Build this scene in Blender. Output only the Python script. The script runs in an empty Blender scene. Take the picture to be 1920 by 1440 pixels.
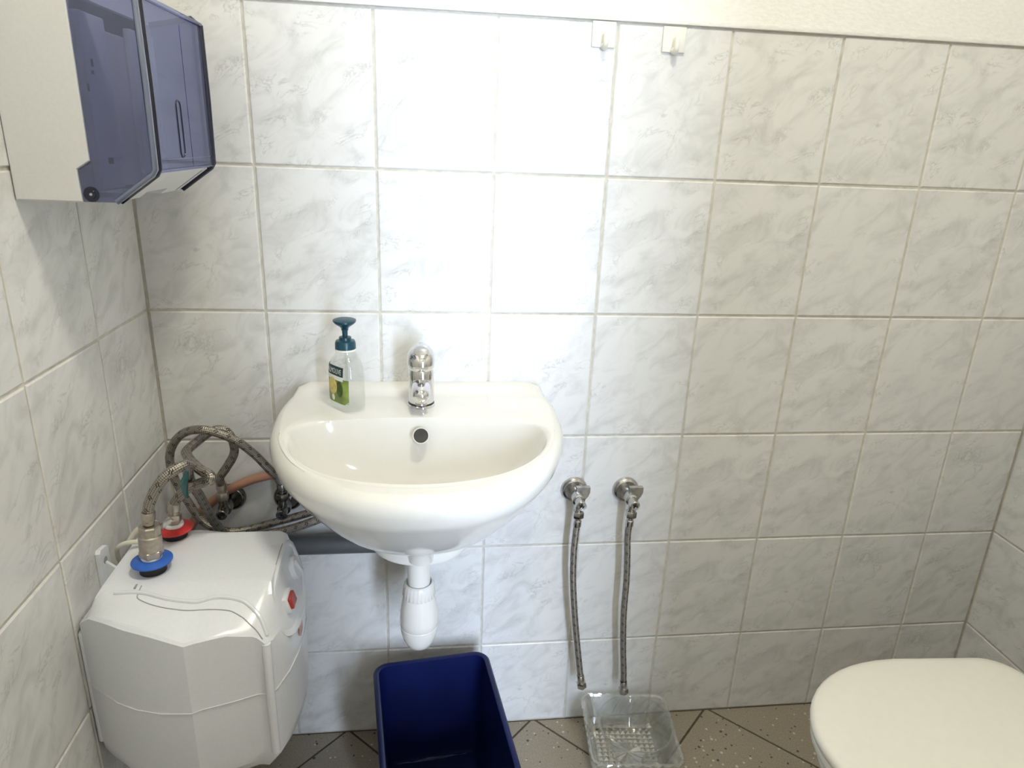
import bpy, bmesh, math, random
from mathutils import Vector, Matrix
random.seed(4)
PI = math.pi
sc = bpy.context.scene
COL = sc.collection

# ---------------------------------------------------------------- camera
cam_d = bpy.data.cameras.new('camera'); cam = bpy.data.objects.new('camera', cam_d); COL.objects.link(cam)
cam_d.sensor_width = 36.0
cam_d.lens = 1303.94 / 1920 * 36.0
cam_d.clip_start = 0.02
cam.matrix_world = (Matrix.Translation((0.483, -1.2517, 1.2613)) @ Matrix.Rotation(-0.1285, 4, 'Z')
                    @ Matrix.Rotation(1.2386, 4, 'X') @ Matrix.Rotation(0.0401, 4, 'Z'))
sc.camera = cam

# ---------------------------------------------------------------- world, lights, exposure
ROOM_X, ROOM_D, ROOM_H = 1.7647, 1.60, 2.50
DOOR = (0.82, 1.025, 2.02)                      # unseen doorway behind the camera, narrowed to shape the daylight beam: x0 x1 top
w = bpy.data.worlds.new('World'); sc.world = w; w.use_nodes = True
bg = w.node_tree.nodes['Background']; bg.inputs[0].default_value = (0.75, 0.87, 1.0, 1); bg.inputs[1].default_value = 0.2
w.cycles.sampling_method = 'NONE'

def area(name, loc, rot, sx, sy, power, col):
    d = bpy.data.lights.new(name, 'AREA'); d.shape = 'RECTANGLE'; d.size = sx; d.size_y = sy
    d.energy = power; d.color = col
    o = bpy.data.objects.new(name, d); COL.objects.link(o); o.location = loc; o.rotation_euler = rot
    return o
area('hallway_window_daylight', (1.24, -3.0, 1.08), (PI / 2, 0, 0), 0.44, 1.94, 140.0, (0.69, 0.81, 1.0))
sc.view_settings.view_transform = 'Standard'; sc.view_settings.look = 'None'
sc.view_settings.exposure = 0.0; sc.view_settings.gamma = 1.0
sc.view_settings.use_curve_mapping = False
sc.cycles.use_denoising = True
sc.cycles.transparent_max_bounces = 24
sc.cycles.max_bounces = 6
sc.cycles.diffuse_bounces = 4
sc.cycles.glossy_bounces = 4
sc.cycles.use_adaptive_sampling = True
sc.cycles.adaptive_threshold = 0.06

# ---------------------------------------------------------------- node helpers and materials
def new_mat(name):
    m = bpy.data.materials.new(name); m.use_nodes = True
    nt = m.node_tree; nt.nodes.clear()
    out = nt.nodes.new('ShaderNodeOutputMaterial')
    return m, nt, out
def N(nt, typ, ins=None, **props):
    n = nt.nodes.new(typ)
    for k, v in props.items(): setattr(n, k, v)
    for k, v in (ins or {}).items():
        s = n.inputs[k]
        if isinstance(v, bpy.types.NodeSocket): nt.links.new(v, s)
        else: s.default_value = v
    return n
def MA(nt, op, a, b=0.0, c=0.0):
    n = nt.nodes.new('ShaderNodeMath'); n.operation = op
    for i, v in enumerate((a, b, c)):
        if isinstance(v, bpy.types.NodeSocket): nt.links.new(v, n.inputs[i])
        else: n.inputs[i].default_value = v
    return n.outputs[0]
def RAMP(nt, fac, stops, interp='LINEAR'):
    n = nt.nodes.new('ShaderNodeValToRGB'); n.color_ramp.interpolation = interp
    e = n.color_ramp.elements
    while len(e) < len(stops): e.new(0.5)
    for el, (p, c) in zip(e, stops):
        el.position = p; el.color = c if len(c) == 4 else (*c, 1)
    nt.links.new(fac, n.inputs[0]); return n.outputs[0]
def MIX(nt, fac, a, b, blend='MIX'):
    n = nt.nodes.new('ShaderNodeMix'); n.data_type = 'RGBA'; n.blend_type = blend
    for s, v in ((n.inputs[0], fac), (n.inputs[6], a), (n.inputs[7], b)):
        if isinstance(v, bpy.types.NodeSocket): nt.links.new(v, s)
        else: s.default_value = v if isinstance(v, (int, float)) else (*v, 1)[:4]
    return n.outputs[2]
def PBSDF(nt, out, **ins):
    p = nt.nodes.new('ShaderNodeBsdfPrincipled')
    for k, v in ins.items():
        key = k.replace('_', ' ')
        s = p.inputs[key]
        if isinstance(v, bpy.types.NodeSocket): nt.links.new(v, s)
        elif isinstance(v, tuple) and len(v) == 3: s.default_value = (*v, 1)
        else: s.default_value = v
    nt.links.new(p.outputs[0], out.inputs[0]); return p
def BUMP(nt, h, strength=0.2, dist=0.002):
    b = N(nt, 'ShaderNodeBump', {'Strength': strength, 'Distance': dist, 'Height': h}); return b.outputs[0]

def plain(name, col, rough=0.4, metal=0.0, grain=0.04, scale=60.0, bump=0.0, coat=0.0, spec=0.5):
    """simple surface with a little procedural grain in colour (and optional fine relief)"""
    m, nt, out = new_mat(name)
    tc = N(nt, 'ShaderNodeTexCoord')
    no = N(nt, 'ShaderNodeTexNoise', {'Vector': tc.outputs['Object'], 'Scale': scale, 'Detail': 1.0})
    c0 = tuple(max(0, c * (1 - grain)) for c in col); c1 = tuple(min(1, c * (1 + grain)) for c in col)
    c = RAMP(nt, no.outputs[0], [(0.3, c0), (0.7, c1)])
    kw = dict(Base_Color=c, Roughness=rough, Metallic=metal)
    p = PBSDF(nt, out, **kw)
    p.inputs['Coat Weight'].default_value = coat
    p.inputs['Specular IOR Level'].default_value = spec
    if bump: nt.links.new(BUMP(nt, no.outputs[0], bump, 0.001), p.inputs['Normal'])
    return m

def marble_tile():
    m, nt, out = new_mat('glazed_marble_print')
    tc = N(nt, 'ShaderNodeTexCoord'); oi = N(nt, 'ShaderNodeObjectInfo')
    step = MA(nt, 'FLOOR', MA(nt, 'MULTIPLY', oi.outputs['Random'], 6.0))
    off = N(nt, 'ShaderNodeCombineXYZ', {'X': MA(nt, 'MULTIPLY', step, 1.73), 'Y': MA(nt, 'MULTIPLY', step, 0.91), 'Z': step})
    m0 = N(nt, 'ShaderNodeMapping', {'Vector': tc.outputs['Object'], 'Rotation': (0, math.radians(36), 0)})
    mp = N(nt, 'ShaderNodeMapping', {'Vector': m0.outputs[0], 'Scale': (1.15, 1, 2.1)})
    v = N(nt, 'ShaderNodeVectorMath', {0: mp.outputs[0], 1: off.outputs[0]}, operation='ADD').outputs[0]
    cloud = N(nt, 'ShaderNodeTexNoise', {'Vector': v, 'Scale': 13.0, 'Detail': 4.0, 'Roughness': 0.58, 'Distortion': 0.7}).outputs[0]
    veinn = N(nt, 'ShaderNodeTexNoise', {'Vector': v, 'Scale': 17.0, 'Detail': 5.0, 'Roughness': 0.62, 'Distortion': 1.0}).outputs[0]
    ridge = MA(nt, 'ABSOLUTE', MA(nt, 'SUBTRACT', veinn, 0.5))
    vein = RAMP(nt, ridge, [(0.0, (1, 1, 1)), (0.014, (0.30, 0.30, 0.30)), (0.045, (0, 0, 0))])
    msk = N(nt, 'ShaderNodeTexNoise', {'Vector': v, 'Scale': 14.0, 'Detail': 0.5}).outputs[0]
    mskr = RAMP(nt, msk, [(0.50, (0, 0, 0)), (0.66, (1, 1, 1))])
    vv = N(nt, 'ShaderNodeMix', {0: 1.0, 6: vein, 7: mskr}, data_type='RGBA', blend_type='MULTIPLY').outputs[2]
    base = RAMP(nt, cloud, [(0.30, (0.63, 0.63, 0.62)), (0.46, (0.725, 0.725, 0.72)), (0.55, (0.765, 0.765, 0.76)), (0.75, (0.775, 0.77, 0.76))])
    col = MIX(nt, MA(nt, 'MULTIPLY', vv, 0.48), base, (0.36, 0.36, 0.35))
    und = N(nt, 'ShaderNodeTexNoise', {'Vector': v, 'Scale': 7.0, 'Detail': 0.0}).outputs[0]
    p = PBSDF(nt, out, Base_Color=col, Roughness=0.24)
    p.inputs['Specular IOR Level'].default_value = 0.5
    nt.links.new(BUMP(nt, und, 0.25, 0.0016), p.inputs['Normal'])
    return m

def floor_tile():
    m, nt, out = new_mat('speckled_floor_tile')
    geo = N(nt, 'ShaderNodeNewGeometry'); pos = geo.outputs['Position']
    n1 = N(nt, 'ShaderNodeTexNoise', {'Vector': pos, 'Scale': 6.0, 'Detail': 4.0}).outputs[0]
    n2 = N(nt, 'ShaderNodeTexNoise', {'Vector': pos, 'Scale': 350.0, 'Detail': 2.0}).outputs[0]
    base = RAMP(nt, n1, [(0.3, (0.29, 0.25, 0.19)), (0.7, (0.345, 0.30, 0.232))])
    base = MIX(nt, 0.55, base, RAMP(nt, n2, [(0.3, (0.20, 0.175, 0.13)), (0.7, (0.41, 0.36, 0.285))]))
    vo = N(nt, 'ShaderNodeTexVoronoi', {'Vector': pos, 'Scale': 105.0, 'Randomness': 1.0})
    r = N(nt, 'ShaderNodeSeparateColor', {0: vo.outputs['Color']})
    dot = MA(nt, 'LESS_THAN', vo.outputs['Distance'], MA(nt, 'MULTIPLY', r.outputs[1], 0.36))
    white = MA(nt, 'MULTIPLY', dot, MA(nt, 'GREATER_THAN', r.outputs[0], 0.80))
    dark = MA(nt, 'MULTIPLY', dot, MA(nt, 'LESS_THAN', r.outputs[0], 0.26))
    col = MIX(nt, MA(nt, 'MULTIPLY', white, 0.85), base, (0.62, 0.57, 0.48))
    col = MIX(nt, MA(nt, 'MULTIPLY', dark, 0.85), col, (0.035, 0.03, 0.025))
    p = PBSDF(nt, out, Base_Color=col, Roughness=0.42)
    nt.links.new(BUMP(nt, n2, 0.15, 0.0006), p.inputs['Normal'])
    return m

def plaster():
    m, nt, out = new_mat('white_plaster')
    geo = N(nt, 'ShaderNodeNewGeometry')
    mp = N(nt, 'ShaderNodeMapping', {'Vector': geo.outputs['Position'], 'Scale': (1, 1, 2.2)})
    a = N(nt, 'ShaderNodeTexNoise', {'Vector': mp.outputs[0], 'Scale': 90.0, 'Detail': 5.0}).outputs[0]
    c = RAMP(nt, a, [(0.3, (0.775, 0.77, 0.745)), (0.7, (0.83, 0.825, 0.80))])
    p = PBSDF(nt, out, Base_Color=c, Roughness=0.75)
    nt.links.new(BUMP(nt, a, 0.35, 0.003), p.inputs['Normal'])
    return m

def braid(name='steel_braid', ticks=True, k1=7.0, k2=190.0):
    m, nt, out = new_mat(name)
    uv = N(nt, 'ShaderNodeUVMap'); s = N(nt, 'ShaderNodeSeparateXYZ', {0: uv.outputs[0]})
    u, v = s.outputs[0], s.outputs[1]
    a = MA(nt, 'SINE', MA(nt, 'MULTIPLY', MA(nt, 'ADD', MA(nt, 'MULTIPLY', u, k1), MA(nt, 'MULTIPLY', v, k2)), 2 * PI))
    b = MA(nt, 'SINE', MA(nt, 'MULTIPLY', MA(nt, 'SUBTRACT', MA(nt, 'MULTIPLY', u, k1), MA(nt, 'MULTIPLY', v, k2)), 2 * PI))
    h = MA(nt, 'MULTIPLY', a, b)
    col = RAMP(nt, MA(nt, 'MULTIPLY_ADD', h, 0.5, 0.5), [(0.15, (0.15, 0.135, 0.115)), (0.6, (0.42, 0.385, 0.335))])
    f = MA(nt, 'FRACT', MA(nt, 'ADD', MA(nt, 'MULTIPLY', v, 46.0), MA(nt, 'MULTIPLY', u, 2.0)))
    t1 = MA(nt, 'LESS_THAN', f, 0.10)
    t2 = MA(nt, 'LESS_THAN', MA(nt, 'ABSOLUTE', MA(nt, 'SUBTRACT', f, 0.24)), 0.05)
    g = MA(nt, 'GREATER_THAN', MA(nt, 'SINE', MA(nt, 'MULTIPLY', MA(nt, 'SUBTRACT', MA(nt, 'MULTIPLY', u, 3.0), MA(nt, 'MULTIPLY', v, 46.0)), 2 * PI)), -0.1)
    tk = MA(nt, 'MULTIPLY', MA(nt, 'MINIMUM', MA(nt, 'ADD', t1, t2), 1.0), g)
    col = MIX(nt, MA(nt, 'MULTIPLY', tk, 0.95), col, (0.025, 0.018, 0.02))
    metal = MA(nt, 'SUBTRACT', 0.85, MA(nt, 'MULTIPLY', tk, 0.8))
    p = PBSDF(nt, out, Base_Color=col, Roughness=0.38, Metallic=metal)
    nt.links.new(BUMP(nt, h, 0.5, 0.0008), p.inputs['Normal'])
    return m

def thin_glass(name, tint=(0.93, 0.95, 0.95), base_refl=0.06, edge=0.55, rough=0.03, gcol=(1, 1, 1), body=0.0, bodycol=(0.8, 0.8, 0.8)):
    m, nt, out = new_mat(name)
    tr = N(nt, 'ShaderNodeBsdfTransparent', {0: (*tint, 1)})
    gl = N(nt, 'ShaderNodeBsdfGlossy', {'Color': (*gcol, 1), 'Roughness': rough})
    lw = N(nt, 'ShaderNodeLayerWeight', {'Blend': 0.35})
    f = MA(nt, 'MULTIPLY_ADD', MA(nt, 'POWER', lw.outputs['Facing'], 2.2), edge, base_refl)
    mx = N(nt, 'ShaderNodeMixShader', {0: f, 1: tr.outputs[0], 2: gl.outputs[0]}).outputs[0]
    if body:
        df = N(nt, 'ShaderNodeBsdfDiffuse', {0: (*bodycol, 1)})
        mx = N(nt, 'ShaderNodeMixShader', {0: body, 1: mx, 2: df.outputs[0]}).outputs[0]
    nt.links.new(mx, out.inputs[0]); return m

M = {}
M['tile'] = marble_tile(); M['floor_tile'] = floor_tile(); M['plaster'] = plaster(); M['braid'] = braid()
M['grout'] = plain('beige_grout', (0.61, 0.585, 0.515), 0.85, grain=0.10, scale=70)
M['floor_grout'] = plain('dark_floor_grout', (0.095, 0.075, 0.05), 0.9, grain=0.15)
M['ceramic'] = plain('white_ceramic', (0.775, 0.768, 0.735), 0.09, grain=0.006, coat=0.3)
M['seat'] = plain('cream_seat_plastic', (0.80, 0.785, 0.715), 0.32, grain=0.01)
M['chrome'] = plain('chrome', (0.72, 0.72, 0.73), 0.09, 1.0, grain=0.03)
M['chrome_worn'] = plain('worn_chrome', (0.52, 0.51, 0.49), 0.22, 1.0, grain=0.12, scale=120)
M['nickel'] = plain('brushed_nickel', (0.50, 0.45, 0.39), 0.34, 1.0, grain=0.10, scale=150)
M['dark_steel'] = plain('tarnished_steel', (0.22, 0.215, 0.20), 0.25, 1.0, grain=0.2, scale=120)
M['white_plastic'] = plain('white_plastic', (0.79, 0.81, 0.86), 0.24, grain=0.012, scale=200)
M['trap_plastic'] = plain('white_pipe_plastic', (0.82, 0.81, 0.78), 0.22, grain=0.01)
M['dispenser_white'] = plain('off_white_plastic', (0.745, 0.75, 0.755), 0.42, grain=0.015, scale=300, bump=0.03)
M['seam'] = plain('grey_seam', (0.36, 0.36, 0.37), 0.6)
M['seam_light'] = plain('pale_seam', (0.74, 0.74, 0.74), 0.4)
M['grey_pipe'] = plain('grey_drain_plastic', (0.105, 0.11, 0.115), 0.38, grain=0.05)
M['black'] = plain('black_rubber', (0.012, 0.012, 0.013), 0.5)
M['dark_hole'] = plain('dark_hole', (0.03, 0.025, 0.02), 0.5, grain=0.3)
M['blue_ring'] = plain('blue_plastic', (0.03, 0.13, 0.56), 0.35)
M['red_ring'] = plain('red_plastic', (0.56, 0.03, 0.035), 0.35)
M['red_clear'] = plain('red_switch', (0.42, 0.045, 0.03), 0.25)
M['bin'] = plain('navy_plastic', (0.004, 0.009, 0.070), 0.34, grain=0.25, scale=9)
M['bin_scuff'] = plain('scuffed_navy_plastic', (0.085, 0.10, 0.27), 0.5, grain=0.5, scale=60)
M['teal'] = plain('dark_teal_plastic', (0.006, 0.055, 0.085), 0.3)
M['teal_tape'] = plain('teal_tape', (0.02, 0.13, 0.125), 0.28, grain=0.3, scale=90)
M['copper'] = plain('salmon_rubber_tube', (0.42, 0.22, 0.15), 0.5, grain=0.08)
M['cable'] = plain('cream_cable', (0.70, 0.68, 0.58), 0.5)
M['ptfe'] = plain('white_thread_tape', (0.85, 0.85, 0.84), 0.6)
M['hook'] = plain('cream_hook_plastic', (0.80, 0.785, 0.72), 0.35, grain=0.01)
M['lamp_glow'] = None
M['smoke'] = thin_glass('smoked_blue_plastic', (0.55, 0.57, 0.74), 0.06, 0.32, 0.06, (0.85, 0.87, 1.0), 0.28, (0.23, 0.25, 0.37))
M['smoke_edge'] = plain('smoked_blue_edge', (0.012, 0.014, 0.035), 0.12, grain=0.05)
M['smoke_line'] = thin_glass('smoked_blue_moulding', (0.45, 0.48, 0.72), 0.10, 0.5, 0.05, (0.9, 0.92, 1.0))
M['smoke_highlight'] = plain('highlight_blue_rim', (0.13, 0.155, 0.25), 0.08, grain=0.03, coat=1.0, spec=1.0)  # glossy, with the edge highlight put into a paler blue
M['paper'] = plain('paper_towels', (0.60, 0.585, 0.57), 0.9, grain=0.03, scale=400)
M['glass'] = thin_glass('clear_glass', (0.965, 0.97, 0.965), 0.05, 0.6, 0.04)
M['cut_glass'] = thin_glass('cut_glass', (0.94, 0.945, 0.935), 0.24, 0.7, 0.04, body=0.05, bodycol=(0.8, 0.8, 0.78))
M['cut_facet'] = thin_glass('cut_glass_facets', (0.90, 0.895, 0.88), 0.45, 0.4, 0.12)
M['bottle'] = thin_glass('clear_bottle_plastic', (0.93, 0.94, 0.93), 0.05, 0.45, 0.06)
M['pane'] = thin_glass('window_pane', (0.98, 0.99, 0.99), 0.04, 0.3, 0.02)
M['label_green'] = plain('label_olive_green', (0.20, 0.265, 0.06), 0.35, grain=0.35, scale=45)
M['label_dark'] = plain('label_dark_green', (0.006, 0.04, 0.045), 0.3)
M['label_white'] = plain('label_white', (0.82, 0.82, 0.76), 0.35)
M['label_lemon'] = plain('label_lemon', (0.66, 0.55, 0.17), 0.35, grain=0.15, scale=150)
M['label_olive'] = plain('label_olive', (0.06, 0.10, 0.012), 0.3, grain=0.4, scale=80)
M['pink_print'] = plain('pink_print', (0.66, 0.40, 0.37), 0.5)

# ---------------------------------------------------------------- geometry helpers (all shapes in world metres)
def base_of(o):
    v = Vector((0, 0, 0))
    while o is not None: v = v + o.location; o = o.parent
    return v
def finish(o, label, cat, group, kind):
    if label: o['label'] = label
    if cat: o['category'] = cat
    if group: o['group'] = group
    if kind: o['kind'] = kind
    return o
def obj(name, geo, mat, parent=None, label=None, cat=None, group=None, kind=None, origin=None, ang=35, flat=False):
    verts, faces = geo[0], geo[1]; uvs = geo[2] if len(geo) > 2 else None
    off = base_of(parent) if parent is not None else Vector(origin if origin else (0, 0, 0))
    me = bpy.data.meshes.new(name)
    me.from_pydata([(v[0] - off.x, v[1] - off.y, v[2] - off.z) for v in verts], [], faces)
    if uvs:
        ul = me.uv_layers.new(name='UVMap')
        for lp in me.loops: ul.data[lp.index].uv = (0, 0)
        k = 0
        for fuv in uvs:
            for q in fuv: ul.data[k].uv = q; k += 1
    me.materials.append(M[mat] if isinstance(mat, str) else mat)
    if not uvs:
        bm = bmesh.new(); bm.from_mesh(me); bmesh.ops.recalc_face_normals(bm, faces=bm.faces); bm.to_mesh(me); bm.free()
    if not flat:
        me.shade_smooth()
        me.set_sharp_from_angle(angle=math.radians(ang))
    o = bpy.data.objects.new(name, me); COL.objects.link(o)
    if parent is not None: o.parent = parent
    else: o.location = off
    return finish(o, label, cat, group, kind)
def thing(name, loc, label, cat, group=None, kind=None):
    o = bpy.data.objects.new(name, None); COL.objects.link(o); o.location = loc; o.empty_display_size = 0.05
    return finish(o, label, cat, group, kind)
def join(*gs):
    V, F = [], []
    for g in gs:
        n = len(V); V += list(g[0]); F += [tuple(i + n for i in f) for f in g[1]]
    return V, F
def box(x0, x1, y0, y1, z0, z1, bev=0.0, seg=2):
    bm = bmesh.new(); bmesh.ops.create_cube(bm, size=1.0)
    for v in bm.verts:
        v.co = Vector(((x0 + x1) / 2 + v.co.x * (x1 - x0), (y0 + y1) / 2 + v.co.y * (y1 - y0), (z0 + z1) / 2 + v.co.z * (z1 - z0)))
    if bev: bmesh.ops.bevel(bm, geom=bm.edges[:], offset=bev, segments=seg, affect='EDGES', profile=0.5)
    bm.verts.index_update()
    g = ([tuple(v.co) for v in bm.verts], [tuple(v.index for v in f.verts) for f in bm.faces]); bm.free(); return g
def xf(g, mat):
    return ([tuple(mat @ Vector(v)) for v in g[0]],) + tuple(g[1:])
def loft(rings, cap0=True, cap1=True):
    n = len(rings[0]); V = [tuple(p) for r in rings for p in r]; F = []
    for i in range(len(rings) - 1):
        for j in range(n):
            k = (j + 1) % n
            F.append((i * n + j, i * n + k, (i + 1) * n + k, (i + 1) * n + j))
    if cap0: F.append(tuple(reversed(range(n))))
    if cap1: F.append(tuple((len(rings) - 1) * n + j for j in range(n)))
    return V, F
def frame(d):
    d = Vector(d).normalized(); a = Vector((0, 0, 1)) if abs(d.z) < 0.9 else Vector((1, 0, 0))
    u = d.cross(a).normalized(); return u, d.cross(u).normalized(), d
def lathe(o, d, prof, seg=28, cap=True, phase=0.0):
    """profile [(distance along d, radius)]"""
    u, v, d = frame(d); o = Vector(o); R = []
    for t, r in prof:
        R.append([o + d * t + (u * math.cos(2 * PI * j / seg + phase) + v * math.sin(2 * PI * j / seg + phase)) * r for j in range(seg)])
    return loft(R, cap, cap)
def cyl(a, b, r, seg=24, bev=0.0, phase=0.0):
    a, b = Vector(a), Vector(b); L = (b - a).length
    if bev: p = [(0, r - bev), (bev * .3, r - bev * .3), (bev, r), (L - bev, r), (L - bev * .3, r - bev * .3), (L, r - bev)]
    else: p = [(0, r), (L, r)]
    return lathe(a, b - a, p, seg, True, phase)
def catmull(P, n=10):
    P = [Vector(p) for p in P]; Q = [2 * P[0] - P[1]] + P + [2 * P[-1] - P[-2]]; out = []
    for i in range(1, len(Q) - 2):
        p0, p1, p2, p3 = Q[i - 1:i + 3]
        for k in range(n):
            t = k / n
            out.append(0.5 * ((2 * p1) + (p2 - p0) * t + (2 * p0 - 5 * p1 + 4 * p2 - p3) * t * t + (3 * p1 - p0 - 3 * p2 + p3) * t ** 3))
    out.append(P[-1]); return out
def tube(P, r, seg=16, n=10, smooth=True, cap=True):
    pts = catmull(P, n) if smooth else [Vector(p) for p in P]
    V, F, UV = [], [], []
    u, v, d = frame(pts[1] - pts[0]); L = 0.0; prev = pts[0]; Ls = []
    for i, p in enumerate(pts):
        t = (pts[min(i + 1, len(pts) - 1)] - pts[max(i - 1, 0)]).normalized()
        u = (u - t * u.dot(t)).normalized(); v = t.cross(u)
        L += (p - prev).length; prev = p; Ls.append(L)
        rr = r(i / (len(pts) - 1)) if callable(r) else r
        for j in range(seg):
            a = 2 * PI * j / seg; V.append(tuple(p + u * math.cos(a) * rr + v * math.sin(a) * rr))
    for i in range(len(pts) - 1):
        for j in range(seg):
            k = (j + 1) % seg
            F.append((i * seg + j, i * seg + k, (i + 1) * seg + k, (i + 1) * seg + j))
            u0, u1 = j / seg, (j + 1) / seg
            UV.append(((u0, Ls[i]), (u1, Ls[i]), (u1, Ls[i + 1]), (u0, Ls[i + 1])))
    if cap:
        F.append(tuple(reversed(range(seg)))); UV.append(tuple((0, 0) for _ in range(seg)))
        b = (len(pts) - 1) * seg; F.append(tuple(b + j for j in range(seg))); UV.append(tuple((0, 0) for _ in range(seg)))
    return V, F, UV
def rrect(cx, cy, hx, hy, r, n=6, rot=0.0):
    pts = []
    for sx, sy, a0 in ((1, 1, 0), (-1, 1, PI / 2), (-1, -1, PI), (1, -1, 1.5 * PI)):
        for k in range(n + 1):
            a = a0 + PI / 2 * k / n
            pts.append((sx * (hx - r) + r * math.cos(a), sy * (hy - r) + r * math.sin(a)))
    c, s = math.cos(rot), math.sin(rot)
    return [(cx + x * c - y * s, cy + x * s + y * c) for x, y in pts]
def prism(poly, axis, a, b, bev=0.0):
    """polygon (two coords) extruded along axis from a to b"""
    def P(q, t): return {'x': (t, q[0], q[1]), 'y': (q[0], t, q[1]), 'z': (q[0], q[1], t)}[axis]
    return loft([[P(q, a) for q in poly], [P(q, b) for q in poly]])

# ---------------------------------------------------------------- room shell
XL = [0.0] + [0.1981 + 0.2 * k for k in range(8)] + [ROOM_X]
ZL = [0.0, 0.2194, 0.4675, 0.7156, 0.9637, 1.2118, 1.4585]
ZT = ZL[-1]
GAP = 0.0032; TH = 0.007
tile_cache = {}
def tile_mesh(wd, ht):
    key = (round(wd, 4), round(ht, 4))
    if key not in tile_cache:
        a, b = wd / 2 - GAP / 2, ht / 2 - GAP / 2; i = 0.0024; d = 0.0014
        V = []
        for (ia, y) in ((i, 0.0), (0.0004, d), (0.0, TH)):
            V += [(-a + ia, y, -b + ia), (a - ia, y, -b + ia), (a - ia, y, b - ia), (-a + ia, y, b - ia)]
        F = [(0, 1, 2, 3)]
        for k in (0, 4):
            for j in range(4): F.append((k + j, k + (j + 1) % 4, k + 4 + (j + 1) % 4, k + 4 + j)[::-1])
        me = bpy.data.meshes.new('tile'); me.from_pydata(V, [], F); me.materials.append(M['tile'])
        tile_cache[key] = me
    return tile_cache[key]
def put_tile(parent, loc, rz, wd, ht):
    o = bpy.data.objects.new('tile', tile_mesh(wd, ht)); COL.objects.link(o)
    o.parent = parent; o.location = Vector(loc) - base_of(parent); o.rotation_euler = (0, 0, rz)
    # tiny setting unevenness so that the glaze catches light a little differently on each tile
    o.rotation_euler.x = random.uniform(-.0035, .0035); o.rotation_euler.z += random.uniform(-.004, .004)

def wall_geo_back():
    g1 = box(-0.1, ROOM_X + 0.1, 0.0022, 0.12, 0.0, ZT - 0.002)
    return g1
wall_back = obj('wall_back', box(-0.1, ROOM_X + 0.1, 0.0022, 0.12, -0.05, ROOM_H), 'grout', kind='structure',
                label='back wall with marbled white tiles behind the washbasin')
pl = [(0.0008, ZT + 0.0003), (-0.0040, ZT + 0.0010), (-0.0046, ZT + 0.0030), (-0.0036, ZT + 0.0085), (-0.0012, ZT + 0.0150), (-0.0010, ROOM_H), (0.004, ROOM_H), (0.004, ZT + 0.0003)]
obj('upper_plaster', prism([(a, b) for a, b in pl], 'x', 0.0, ROOM_X), 'plaster', wall_back, label='white painted plaster above the tiles')
for i in range(len(XL) - 1):
    for j in range(len(ZL) - 1):
        put_tile(wall_back, ((XL[i] + XL[i + 1]) / 2, 0, (ZL[j] + ZL[j + 1]) / 2), 0, XL[i + 1] - XL[i], ZL[j + 1] - ZL[j])

YL = [0.0, -0.192] + [-0.3955 - 0.2 * k for k in range(8)]; YL = [y for y in YL if y > -ROOM_D] + [-ROOM_D]
wall_left = obj('wall_left', box(-0.12, -0.0022, -ROOM_D, 0.0015, -0.05, ROOM_H), 'grout', kind='structure', label='left wall with marbled white tiles')
obj('upper_plaster', prism([(-a, b) for a, b in pl], 'y', -ROOM_D, 0.0), 'plaster', wall_left)
for i in range(len(YL) - 1):
    for j in range(len(ZL) - 1):
        put_tile(wall_left, (0, (YL[i] + YL[i + 1]) / 2, (ZL[j] + ZL[j + 1]) / 2), PI / 2, YL[i] - YL[i + 1], ZL[j + 1] - ZL[j])
YR = [0.0] + [-0.2 * (k + 1) for k in range(8)] + [-ROOM_D]
wall_right = obj('wall_right', box(ROOM_X + 0.0022, ROOM_X + 0.12, -ROOM_D, 0.0015, -0.05, ROOM_H), 'grout', kind='structure', label='right wall with marbled tiles behind the toilet')
obj('upper_plaster', prism([(ROOM_X + a, b) for a, b in pl], 'y', -ROOM_D, 0.0), 'plaster', wall_right)
for i in range(len(YR) - 1):
    for j in range(len(ZL) - 1):
        put_tile(wall_right, (ROOM_X, (YR[i] + YR[i + 1]) / 2, (ZL[j] + ZL[j + 1]) / 2), -PI / 2, YR[i] - YR[i + 1], ZL[j + 1] - ZL[j])

# floor: 30 cm tiles laid diagonally
floor = obj('floor', box(-0.1, ROOM_X + 0.1, -ROOM_D - 0.1, 0.1, -0.06, -0.0015), 'floor_grout', kind='structure', label='floor of speckled grey brown tiles laid diagonally')
def clip(poly, ax, val, keep_less):
    out = []
    for i in range(len(poly)):
        a, b = poly[i], poly[(i + 1) % len(poly)]
        ia = (a[ax] <= val) == keep_less; ib = (b[ax] <= val) == keep_less
        if ia: out.append(a)
        if ia != ib:
            t = (val - a[ax]) / (b[ax] - a[ax]); out.append((a[0] + (b[0] - a[0]) * t, a[1] + (b[1] - a[1]) * t))
    return out
S2 = math.sqrt(2); PT = 0.2965; G2 = 0.0026
for i in range(-4, 8):
    for j in range(-10, 4):
        u0, v0 = 0.805 + PT * i, 0.8125 + PT * j
        q = [(u0 + G2, v0 + G2), (u0 + PT - G2, v0 + G2), (u0 + PT - G2, v0 + PT - G2), (u0 + G2, v0 + PT - G2)]
        poly = [((u + v) / S2, (v - u) / S2) for u, v in q]
        for ax, val, kl in ((0, 0.001, False), (0, ROOM_X - 0.001, True), (1, -ROOM_D + 0.001, False), (1, -0.002, True)):
            if poly: poly = clip(poly, ax, val, kl)
        if len(poly) < 3: continue
        A = abs(sum(poly[k][0] * poly[(k + 1) % len(poly)][1] - poly[(k + 1) % len(poly)][0] * poly[k][1] for k in range(len(poly)))) / 2
        if A < 0.0004: continue
        obj('tile', prism(poly, 'z', -0.012, 0.0), 'floor_tile', floor, flat=True)

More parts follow.
